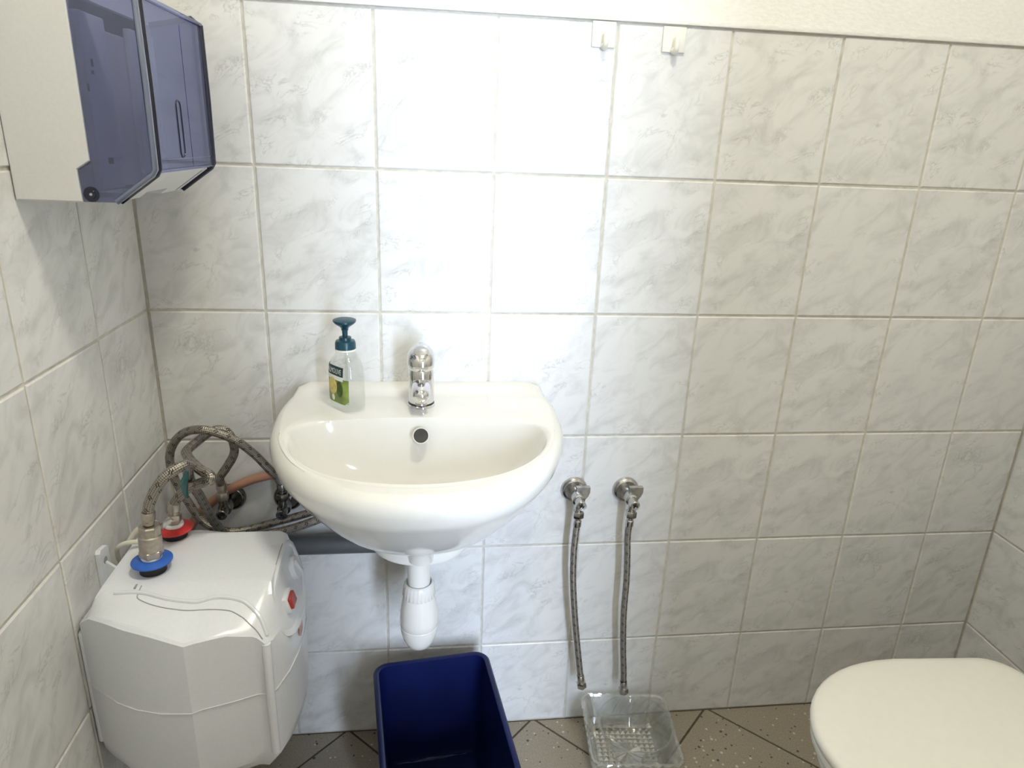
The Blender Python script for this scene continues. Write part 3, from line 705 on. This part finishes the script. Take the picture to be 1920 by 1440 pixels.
R2 = [hring(0.516, 1.0, 0.004, 0.289), hring(0.570, 0.997, 0.004, 0.289), hring(0, 0.99, 0.004, 0.288, zedge), hring(0, 0.968, 0.009, 0.285, lambda x: zedge(x) + 0.0035),
      plateau(0.645, 0.22, 0.014, 0.280, -0.400, -0.205, 0.25), plateau(0.648, 0.50, 0.020, 0.276, -0.390, -0.212, 0.55), plateau(0.6505, 0.85, 0.025, 0.272, -0.378, -0.220, 0.85), plateau(0.6535, 1.0, 0.030, 0.268, -0.366, -0.228), plateau(0.6545, 1.0, 0.036, 0.264, -0.356, -0.236)]
body = obj('heater_body', loft(R1 + R2), 'white_plastic', heater, ang=24)
def ring_path(z, sy, x0, x1, off=0.0006):
    return [Vector(p) for p in hring(z, sy, x0 - off, x1 + off)]
sm = [Vector((p.x, HY + (p.y - HY) * 1.003, p.z)) for p in ring_path(0.515, 1.0, 0.004, 0.289)]
V, F = [], []
for i, p in enumerate(sm):
    c = Vector((0.14, HY, p.z)); o = (p - c).normalized() * 0.0005
    V += [tuple(p + o + Vector((0, 0, 0.0007))), tuple(p + o - Vector((0, 0, 0.0007))), tuple(p - o * 4 - Vector((0, 0, 0.0007))), tuple(p - o * 4 + Vector((0, 0, 0.0007)))]
for i in range(len(sm) - 1):
    for k in range(4): F.append((4 * i + k, 4 * i + (k + 1) % 4, 4 * i + 4 + (k + 1) % 4, 4 * i + 4 + k))
obj('middle_seam', (V, F), 'seam_light', body)
# bvh on the body to lay moulded lines onto its surface
from mathutils.bvhtree import BVHTree
bmh = bmesh.new(); bmh.from_mesh(body.data); BV = BVHTree.FromBMesh(bmh); bmh.free()
HB = base_of(body)
def drop(x, y, up=0.0004):
    h = BV.ray_cast(Vector((x, y, 1.0)) - HB, Vector((0, 0, -1)))
    return (h[0] + HB + h[1] * up) if h[0] is not None else Vector((x, y, 0.63))
def surf_line(path, wd, th=0.0012):
    pts = [drop(p.x, p.y) for p in catmull([Vector((a, b, 0)) for a, b in path], 10)]
    return tube(pts, wd, 8, smooth=False)[:2]
obj('cover_line', surf_line([(0.0832, -0.3666), (0.0836, -0.380), (0.0876, -0.3913), (0.1135, -0.4053), (0.1453, -0.4122), (0.1814, -0.4094), (0.2158, -0.4123), (0.245, -0.4245), (0.258, -0.432)], 0.0007), 'seam', body)
obj('cover_ridge', surf_line([(0.051, -0.3767), (0.0891, -0.3802), (0.1266, -0.393), (0.1615, -0.3974), (0.1903, -0.390), (0.2258, -0.3953), (0.248, -0.409), (0.262, -0.424)], 0.0030), 'white_plastic', body)
obj('cover_clip', box(0.0745, 0.0770, -0.372, -0.363, drop(0.076, -0.367).z - 0.002, drop(0.076, -0.367).z + 0.0006), 'seam', body)
# vertical rib where front and side meet
obj('side_rib', tube([(0.2625, -0.4325, 0.408), (0.2632, -0.4365, 0.50), (0.2632, -0.4355, 0.565), (0.262, -0.4315, 0.598)], 0.0062, 14)[:2], 'white_plastic', body)
obj('back_flange', box(0.002, 0.010, -0.3955, -0.383, 0.405, 0.600, 0.0035), 'white_plastic', body)
def panel_ring(off, s, zc=0.6055, hz=0.050, yc=-0.310, hy=0.090):
    pts = []
    for k in range(40):
        a = 2 * PI * k / 40; y = math.cos(a); z = math.sin(a)
        yy = yc + math.copysign(abs(y) ** 0.9, y) * hy * s; zz = zc + math.copysign(abs(z) ** 0.8, z) * hz * s - (yy - yc) * -0.06
        pts.append((front_limit(zz) - ((yy - yc) / 0.1) ** 2 * 0.009 + off, yy, zz))
    return pts
panel = obj('control_panel', loft([panel_ring(-0.018, 1.0), panel_ring(0.0020, 1.0), panel_ring(0.0042, 0.97), panel_ring(0.0042, 0.88), panel_ring(0.0005, 0.82), panel_ring(0.0002, 0.78)]), 'white_plastic', heater, ang=40)
obj('panel_seam', loft([panel_ring(-0.0012, 1.010), panel_ring(0.0003, 1.010)]), 'seam', panel)
PS = Matrix.Translation((front_limit(0.603) - 0.001, -0.345, 0.603)) @ Matrix.Rotation(-0.28, 4, 'Y')
sw = obj('rocker_switch', xf(box(-0.006, 0.0075, -0.0165, 0.0165, -0.0125, 0.0125, 0.0015), PS), 'white_plastic', panel, label='white switch housing')
obj('rocker', xf(box(0.006, 0.0125, -0.0125, 0.0125, -0.009, 0.009, 0.002), PS), 'red_clear', sw, label='translucent red rocker')
KN = Matrix.Translation((front_limit(0.612) - 0.001, -0.272, 0.612)) @ Matrix.Rotation(-0.28, 4, 'Y')
kn = obj('thermostat_knob', xf(lathe((0, 0, 0), (1, 0, 0), [(0, 0.020), (0.006, 0.019), (0.008, 0.017)], 32), KN), 'white_plastic', panel)
obj('knob_grip', xf(box(0.006, 0.012, -0.004, 0.004, -0.016, 0.016, 0.002), KN @ Matrix.Rotation(0.5, 4, 'X')), 'white_plastic', kn)
obj('front_print', box(0.2865, 0.2893, -0.336, -0.318, 0.532, 0.552, 0.0005), 'pink_print', body, label='faded pink print')
# mounting tab on the wall side
tabp = [(-0.311, 0.600), (-0.2835, 0.600), (-0.2835, 0.668), (-0.2865, 0.672), (-0.3065, 0.6755), (-0.311, 0.671)]
tabo = obj('mounting_tab', prism(tabp, 'x', 0.0004, 0.0075), 'white_plastic', heater)
obj('tab_slot', lathe((0.0070, -0.298, 0.654), (1, 0, 0), [(0, 0.0055), (0.0010, 0.0055)], 16), 'seam', tabo)
obj('tab_gusset', prism([(0.007, 0.615), (0.03, 0.615), (0.03, 0.632), (0.007, 0.652)], 'y', -0.300, -0.295), 'white_plastic', tabo)
# pipe stubs and colour collars
for (cy, mat_, nm, zt) in ((-0.330, 'blue_ring', 'cold_collar', 0.6705), (-0.236, 'red_ring', 'hot_collar', 0.6675)):
    obj('pipe_stub', lathe((0.0865, cy, 0.640), (0, 0, 1), [(0, 0.0185), (zt - 0.640, 0.0180)], 32), 'black', heater)
    obj(nm, lathe((0.0865, cy, zt - 0.001), (0, 0, 1), [(0, 0.0245), (0.0012, 0.0278), (0.003, 0.0278), (0.0062, 0.0215), (0.0064, 0.013)], 44), mat_, heater, label=('blue collar' if 'cold' in nm else 'red collar') + ' on the water connection')
    obj('thread_tape', lathe((0.0868, cy, zt + 0.003), (0, 0, 1), [(0, 0.0125), (0.004, 0.0145), (0.007, 0.0140)], 24), 'ptfe', heater)
cb = obj('power_cable', tube([(0.052, -0.262, 0.652), (0.044, -0.268, 0.664), (0.030, -0.274, 0.667), (0.017, -0.274, 0.660), (0.011, -0.268, 0.645), (0.010, -0.26, 0.62)], 0.0036, 12)[:2], 'cable', heater)
obj('cable_arch', tube([(0.012, -0.235, 0.640), (0.026, -0.226, 0.660), (0.048, -0.222, 0.672), (0.062, -0.226, 0.662), (0.066, -0.23, 0.648)], 0.0045, 12)[:2], 'cable', heater)
# safety valve on the cold inlet
sv = thing('safety_valve', (0.0875, -0.33, 0.678), 'nickel safety valve screwed on the blue cold-water inlet', 'valve')
obj('lower_nut', hexnut((0.0870, -0.33, 0.679), (0.05, 0, 1), 0.012, 0.0165), 'nickel', sv)
obj('valve_barrel', lathe((0.0875, -0.33, 0.690), (0.05, 0, 1), [(0, 0.0148), (0.001, 0.0156), (0.023, 0.0156), (0.025, 0.0140)], 32), 'nickel', sv)
obj('upper_nut', hexnut((0.0888, -0.33, 0.7135), (0.05, 0, 1), 0.016, 0.0152, 8), 'nickel', sv)
obj('lever', xf(box(-0.004, 0.027, -0.001, 0.001, -0.0045, 0.0045, 0.0004), Matrix.Translation((0.097, -0.322, 0.7165)) @ Matrix.Rotation(-0.72, 4, 'Y') @ Matrix.Rotation(0.2, 4, 'X')), 'chrome_worn', sv, label='flat silver lever')

# ---------------------------------------------------------------- paper towel dispenser
D0, D1, DX = -0.343, -0.094, 0.161
disp = thing('towel_dispenser', (0.0, (D0 + D1) / 2, 1.176), 'off-white paper towel dispenser with a smoked blue cover on the left wall', 'towel dispenser')
side = [(0.0005, 1.176), (0.076, 1.1755), (0.0745, 1.2135), (0.090, 1.2235), (0.0905, 1.400), (0.074, 1.430), (0.0005, 1.4545)]
def side_pts(off): return side
obj('side_panel', loft([[(x, D0 + 0.002, z) for x, z in side], [(x, D0, z) for x, z in [(0.0025, 1.178), (0.0748, 1.1775), (0.0733, 1.2142), (0.0888, 1.2242), (0.0893, 1.399), (0.073, 1.428), (0.0025, 1.452)]], ]), 'dispenser_white', disp)
obj('side_web', prism(side, 'y', D0 + 0.002, D0 + 0.006), 'dispenser_white', disp)
obj('side_panel', prism(side, 'y', D1 - 0.006, D1), 'dispenser_white', disp)
obj('back_plate', box(0.0005, 0.006, D0 + 0.006, D1 - 0.006, 1.18, 1.452), 'dispenser_white', disp)
# bottom tray with chamfered front and a paper slot
tray = [(0.004, 1.1765), (0.110, 1.1765), (0.1535, 1.2085), (0.1535, 1.2125), (0.108, 1.1815), (0.004, 1.1815)]
tr = obj('bottom_tray', join(prism(tray, 'y', D0 + 0.012, -0.262), prism(tray, 'y', -0.185, D1 - 0.012), prism([(0.004, 1.1765), (0.060, 1.1765), (0.060, 1.1815), (0.004, 1.1815)], 'y', -0.262, -0.185), prism([(0.1205, 1.1840), (0.1535, 1.2085), (0.1535, 1.2125), (0.1195, 1.1885)], 'y', -0.262, -0.185)), 'dispenser_white', disp)
obj('tray_groove', prism([(0.112, 1.1772), (0.1515, 1.2062), (0.1515, 1.2074), (0.112, 1.1784)], 'y', D1 - 0.034, D1 - 0.030), 'seam', tr)
obj('roof', prism([(0.004, 1.4535), (0.074, 1.4295), (0.0925, 1.4005), (0.0905, 1.3985), (0.072, 1.4265), (0.004, 1.4500)], 'y', D0 + 0.004, D1 - 0.004), 'dispenser_white', disp)
# folded towels inside
obj('towel_stack', box(0.010, 0.088, D0 + 0.010, D1 - 0.016, 1.19, 1.375, 0.004), 'paper', disp)
obj('inner_guide', join(box(0.088, 0.098, D0 + 0.008, D0 + 0.075, 1.19, 1.385, 0.002), box(0.088, 0.098, D1 - 0.095, D1 - 0.012, 1.19, 1.385, 0.002)), 'dispenser_white', disp)
# cover: two smoked side cheeks, a front and a top lip, with thick dark rims
cheek = [(0.0765, 1.1765), (0.112, 1.1765), (0.1565, 1.2095), (DX - 0.002, 1.2150), (DX - 0.002, 1.402), (0.150, 1.412), (0.0915, 1.401), (0.0910, 1.2225), (0.0755, 1.2125)]
cov = obj('cover', join(prism(cheek, 'y', D0, D0 + 0.003), prism(cheek, 'y', D1 - 0.003, D1), box(DX - 0.003, DX, D0 + 0.003, D1 - 0.003, 1.2135, 1.405)), 'smoke', disp, label='translucent smoked blue cover')
rim = [(0.112, 1.1772), (0.1575, 1.2105), (DX, 1.2160), (DX + 0.001, 1.31), (DX, 1.404), (0.150, 1.4125), (0.092, 1.401)]
for yy, s in ((D0 + 0.0105, 1), (D1 - 0.0035, 1)):
    obj('cover_rim', tube([(x + (0.0022 if yy < -0.2 else 0), yy, z) for x, z in rim], 0.0040, 10, smooth=False)[:2], 'smoke_edge', cov)
obj('cover_rim', tube([(x + 0.0005, D0 + 0.0030, z) for x, z in rim], 0.0036, 12, smooth=False)[:2], 'smoke_highlight', cov)  # near edge of the cover, its highlight strip built as a paler tube
obj('cover_rim', tube([(DX, D0 + 0.008, 1.405), (DX, D1 - 0.004, 1.405)], 0.0032, 10, smooth=False)[:2], 'smoke_line', cov)
obj('cover_rim', tube([(DX - 0.001, D0 + 0.008, 1.2135), (DX - 0.001, D1 - 0.004, 1.2135)], 0.0022, 10, smooth=False)[:2], 'smoke_line', cov)
# moulded sight slot on the front
sl = [(DX + 0.0006, -0.232 + 0.0085 * math.cos(a), 1.263 + 0.027 * (1 if math.sin(a) > 0 else -1) * (1 if abs(math.sin(a)) > 1e-6 else 0) + 0.0085 * math.sin(a)) for a in [2 * PI * k / 24 for k in range(24)]]
obj('sight_slot', tube(sl + [sl[0]], 0.0007, 8, smooth=False)[:2], 'smoke_edge', cov)
obj('moulding_line', box(DX - 0.0004, DX + 0.0006, -0.1935, -0.192, 1.216, 1.392), 'smoke_line', cov)
obj('moulding_line', box(DX - 0.0004, DX + 0.0006, D0 + 0.012, D1 - 0.008, 1.226, 1.2272), 'smoke_line', cov)
pv = obj('pivot_pin', lathe((0.0865, D0 + 0.001, 1.1855), (0, -1, 0), [(0, 0.0090), (0.0015, 0.0088), (0.0018, 0.0055), (0.0030, 0.0050)], 28), 'smoke_edge', cov)
obj('pin_tip', lathe((0.0865, D0 - 0.0018, 1.1855), (0, -1, 0), [(0, 0.0020), (0.0008, 0.0014)], 16), 'chrome_worn', pv)
for q in ((0.110, 0.115, 1.221, 1.228), (0.106, 0.108, 1.326, 1.334), (0.105, 0.1075, 1.318, 1.322), (0.0985, 0.1000, 1.300, 1.308)):
    obj('inner_catch', box(q[0], q[1], D0 + 0.003, D0 + 0.005, q[2], q[3]), 'smoke_edge', cov)

# ---------------------------------------------------------------- adhesive hooks
for (hx, hz, lb_) in ((0.7738, 1.4375, 'small white adhesive hook stuck on the top tile edge, nearer the dispenser'), (0.8945, 1.4360, 'small cream adhesive hook stuck on the top tile row, farther from the dispenser')):
    t = thing('adhesive_hook', (hx, -0.0002, hz), lb_, 'hook', 'adhesive hooks below the plaster edge')
    obj('hook_plate', box(hx - 0.0198, hx + 0.0198, -0.0042, -0.0003, hz - 0.0195, hz + 0.0200, 0.0016), 'hook', t)
    rr = []
    for k in range(9):
        s = k / 8; a = -PI / 2 * 0 + s * PI * 0.95
        y = -0.004 - 0.0095 * math.sin(a) * 1.0; z = hz - 0.0135 - 0.0052 * math.cos(a) * -1 * -1 if False else hz - 0.0130 - 0.0060 * math.cos(a * 1.0) * (1 if s < .5 else -1) * (1 if s < .5 else -1)
        rr.append((y, z))
    prong = [(0, -0.004, hz - 0.017), (0, -0.010, hz - 0.0185), (0, -0.0150, hz - 0.0150), (0, -0.0165, hz - 0.0070), (0, -0.0155, hz + 0.0015)]
    g = tube([(hx + 0.0012, y, z) for _, y, z in prong], lambda t_: 0.0060 - 0.0026 * t_, 14)[:2]
    obj('prong', g, 'hook', t)

# ---------------------------------------------------------------- blue bin
rot = math.radians(6.8)
bcx, bcy = 0.5085, -0.226
bn = thing('waste_bin', (bcx, bcy, 0.0), 'open navy blue plastic waste bin below the washbasin', 'bin')
def bring(hx, hy, r, z): return [(x, y, z) for x, y in rrect(bcx, bcy, hx, hy, r, 7, rot)]
BHX, BHY, BHZ = 0.1185, 0.163, 0.25
outer = [bring(0.092, 0.134, 0.022, 0.001), bring(0.096, 0.138, 0.026, 0.006), bring(BHX - 0.008, BHY - 0.008, 0.028, BHZ - 0.022), bring(BHX - 0.0075, BHY - 0.0075, 0.028, BHZ - 0.021)]
rimr = [bring(BHX - 0.001, BHY - 0.001, 0.030, BHZ - 0.021), bring(BHX, BHY, 0.030, BHZ - 0.018), bring(BHX, BHY, 0.030, BHZ - 0.003), bring(BHX - 0.003, BHY - 0.003, 0.028, BHZ), bring(BHX - 0.008, BHY - 0.008, 0.024, BHZ), bring(BHX - 0.0105, BHY - 0.0105, 0.022, BHZ - 0.002)]
inn = [bring(BHX - 0.0115, BHY - 0.0115, 0.022, BHZ - 0.02), bring(0.094, 0.136, 0.020, 0.016), bring(0.090, 0.132, 0.018, 0.011)]
bb = obj('bin_shell', loft(outer + rimr + inn), 'bin', bn, ang=40)
c, s = math.cos(rot), math.sin(rot)
def bl(x, y): return (bcx + x * c - y * s, bcy + x * s + y * c)
sc_pts = [(*bl(-0.075 + 0.0165 * k, 0.1265 + 0.0008 * math.sin(k * 2.1)), 0.0125 + 0.0004 * math.sin(k * 1.7)) for k in range(10)]
obj('scuff_line', tube(sc_pts, lambda t: 0.0008 + 0.0026 * math.exp(-((t - .5) / .22) ** 2), 8)[:2], 'bin_scuff', bn, label='pale scuff along the bottom fold')

# ---------------------------------------------------------------- cut glass dish and round bowl
drot = math.radians(-5.0); dcx, dcy = 0.9175, -0.1165
dish = thing('glass_dish', (dcx, dcy, 0.0), 'square cut-glass dish on the floor under the hanging hoses', 'glass dish')
def dring(h, r, z, amp=0.0, fr=11, n=14):
    base = rrect(0, 0, h, h * 1.02, r, n); pts = []
    m = len(base)
    # even resample
    L = [0]
    for i in range(m): L.append(L[-1] + math.hypot(base[(i + 1) % m][0] - base[i][0], base[(i + 1) % m][1] - base[i][1]))
    K = 4 * fr * 2
    for k in range(K):
        t = L[-1] * k / K; i = 0
        while L[i + 1] < t: i += 1
        f = (t - L[i]) / max(1e-9, L[i + 1] - L[i]); a, b = base[i], base[(i + 1) % m]
        x, y = a[0] + (b[0] - a[0]) * f, a[1] + (b[1] - a[1]) * f
        q = 1 + (amp if (k % 2 == 0) else -amp) / h
        x, y = x * q, y * q
        pts.append((dcx + x * math.cos(drot) - y * math.sin(drot), dcy + x * math.sin(drot) + y * math.cos(drot), z))
    return pts
dr = [dring(0.068, 0.012, 0.001)]
for k in range(6):
    t = k / 5; dr.append(dring(0.070 + 0.023 * t, 0.016, 0.007 + 0.062 * t, 0.0042 * (1 if k % 2 else -1), 9))
dr = [dring(0.068, 0.012, 0.001, 0, 9)] + dr[1:] + [dring(0.0960, 0.018, 0.078, 0.0018, 9), dring(0.0955, 0.018, 0.081, 0, 9), dring(0.0920, 0.018, 0.0815, 0, 9), dring(0.0895, 0.017, 0.078, 0, 9), dring(0.070, 0.013, 0.016, 0, 9), dring(0.064, 0.010, 0.013, 0, 9)]
obj('dish_wall', loft(dr, False, False), 'cut_glass', dish, flat=True)
# bottom: rows of cut pyramids around a star of long facets
def dxy(x, y, z): return (dcx + x * math.cos(drot) - y * math.sin(drot), dcy + x * math.sin(drot) + y * math.cos(drot), z)
V, F = [], []; nn = 11; hw = 0.066; cs = 2 * hw / nn
for i in range(nn):
    for j in range(nn):
        x0, y0 = -hw + cs * i, -hw + cs * j
        if math.hypot(x0 + cs / 2, y0 + cs / 2) < 0.027: continue
        n0 = len(V); V += [dxy(x0, y0, 0.006), dxy(x0 + cs, y0, 0.006), dxy(x0 + cs, y0 + cs, 0.006), dxy(x0, y0 + cs, 0.006), dxy(x0 + cs * .5, y0 + cs * .5, 0.0062 + 0.0036)]
        F += [(n0, n0 + 1, n0 + 4), (n0 + 1, n0 + 2, n0 + 4), (n0 + 2, n0 + 3, n0 + 4), (n0 + 3, n0, n0 + 4)]
obj('cut_bottom', (V, F), 'cut_facet', dish, flat=True, kind='stuff')
V, F = [dxy(0, 0, 0.011)], []
for k in range(24):
    a = 2 * PI * k / 24; V.append(dxy(0.034 * math.cos(a), 0.034 * math.sin(a), 0.006 if k % 2 else 0.0115))
for k in range(24): F.append((0, 1 + k, 1 + (k + 1) % 24))
obj('cut_star', (V, F), 'cut_facet', dish, flat=True)
gx, gy = 0.929, -0.1135
bwl = thing('glass_bowl', (gx, gy, 0.013), 'round clear glass bowl set inside the square cut-glass dish', 'glass bowl')
pr = [(0.0, 0.045), (0.003, 0.053), (0.012, 0.060), (0.035, 0.067), (0.060, 0.0735), (0.069, 0.0765), (0.0715, 0.0805), (0.0745, 0.0818), (0.0775, 0.0805), (0.0765, 0.0755), (0.070, 0.0735), (0.036, 0.0645), (0.012, 0.056), (0.006, 0.045), (0.005, 0.02)]
obj('bowl_shell', lathe((gx, gy, 0.0125), (0, 0, 1), pr, 64), 'glass', bwl, ang=50)
obj('bowl_rim', tube([(gx + 0.0800 * math.cos(2 * PI * k / 64), gy + 0.0800 * math.sin(2 * PI * k / 64), 0.0885) for k in range(65)], 0.0028, 10, smooth=False, cap=False)[:2], 'glass', bwl)

# ---------------------------------------------------------------- toilet
TYC = -0.512
toi = thing('toilet', (1.35, TYC, 0.0), 'white floor-standing toilet with its cream lid closed, by the right wall', 'toilet')
def lid_outline(off=0.0, n=26):
    pts = []; hwid = 0.178 - off
    for k in range(n + 1):                    # rounded front (towards the viewer's left)
        a = PI / 2 + PI * k / n
        cx = math.cos(a); sy = math.sin(a)
        pts.append((1.30 + math.copysign(abs(cx) ** 0.92, cx) * (0.231 - off), TYC + sy * hwid))
    rcr = 0.062; hb = 0.170 - off
    for k in range(9):
        a = -PI / 2 + PI / 2 * k / 8; pts.append((1.512 - off - rcr + rcr * math.cos(a), TYC - hb + rcr + rcr * math.sin(a)))
    for k in range(9):
        a = PI / 2 * k / 8; pts.append((1.512 - off - rcr + rcr * math.cos(a), TYC + hb - rcr + rcr * math.sin(a)))
    return pts
def lz(off, z): return [(x, y, z) for x, y in lid_outline(off)]
obj('toilet_lid', loft([lz(0.006, 0.412), lz(0.001, 0.414), lz(0.0, 0.420), lz(0.001, 0.426), lz(0.006, 0.4305), lz(0.016, 0.4325)] + [[(1.29 + (x - 1.29) * q, TYC + (y - TYC) * q, z) for x, y in lid_outline(0.016)] for q, z in ((0.8, 0.4338), (0.5, 0.4348), (0.1, 0.4352))]), 'seat', toi, ang=60)
obj('toilet_seat', loft([lz(0.008, 0.393), lz(0.004, 0.396), lz(0.004, 0.407), lz(0.008, 0.4105)]), 'seat', toi, ang=60)
for dy in (-0.075, 0.075):
    obj('hinge', cyl((1.500, TYC + dy - 0.02, 0.414), (1.500, TYC + dy + 0.02, 0.414), 0.011, 20, 0.002), 'seat', toi)
br = []
for z, off, sx in ((0.0, 0.075, .80), (0.02, 0.075, .80), (0.14, 0.085, .78), (0.22, 0.065, .84), (0.30, 0.030, .94), (0.36, 0.014, .99), (0.384, 0.012, 1.0), (0.392, 0.016, 1.0)):
    br.append([(1.53 + (x - 1.53) * sx, y, z) for x, y in lid_outline(off)])
obj('toilet_bowl', loft(br), 'ceramic', toi, ang=60)
obj('rear_deck', box(1.46, 1.62, TYC - 0.150, TYC + 0.150, 0.30, 0.396, 0.012, 3), 'ceramic', toi)
cis = obj('cistern', box(1.585, 1.757, TYC - 0.19, TYC + 0.19, 0.40, 0.74, 0.02, 3), 'ceramic', toi)
cl = obj('cistern_lid', box(1.578, 1.760, TYC - 0.196, TYC + 0.196, 0.742, 0.772, 0.01, 3), 'ceramic', toi)
obj('flush_button', lathe((1.67, TYC, 0.771), (0, 0, 1), [(0, 0.024), (0.006, 0.023), (0.008, 0.020)], 28), 'chrome', cl)
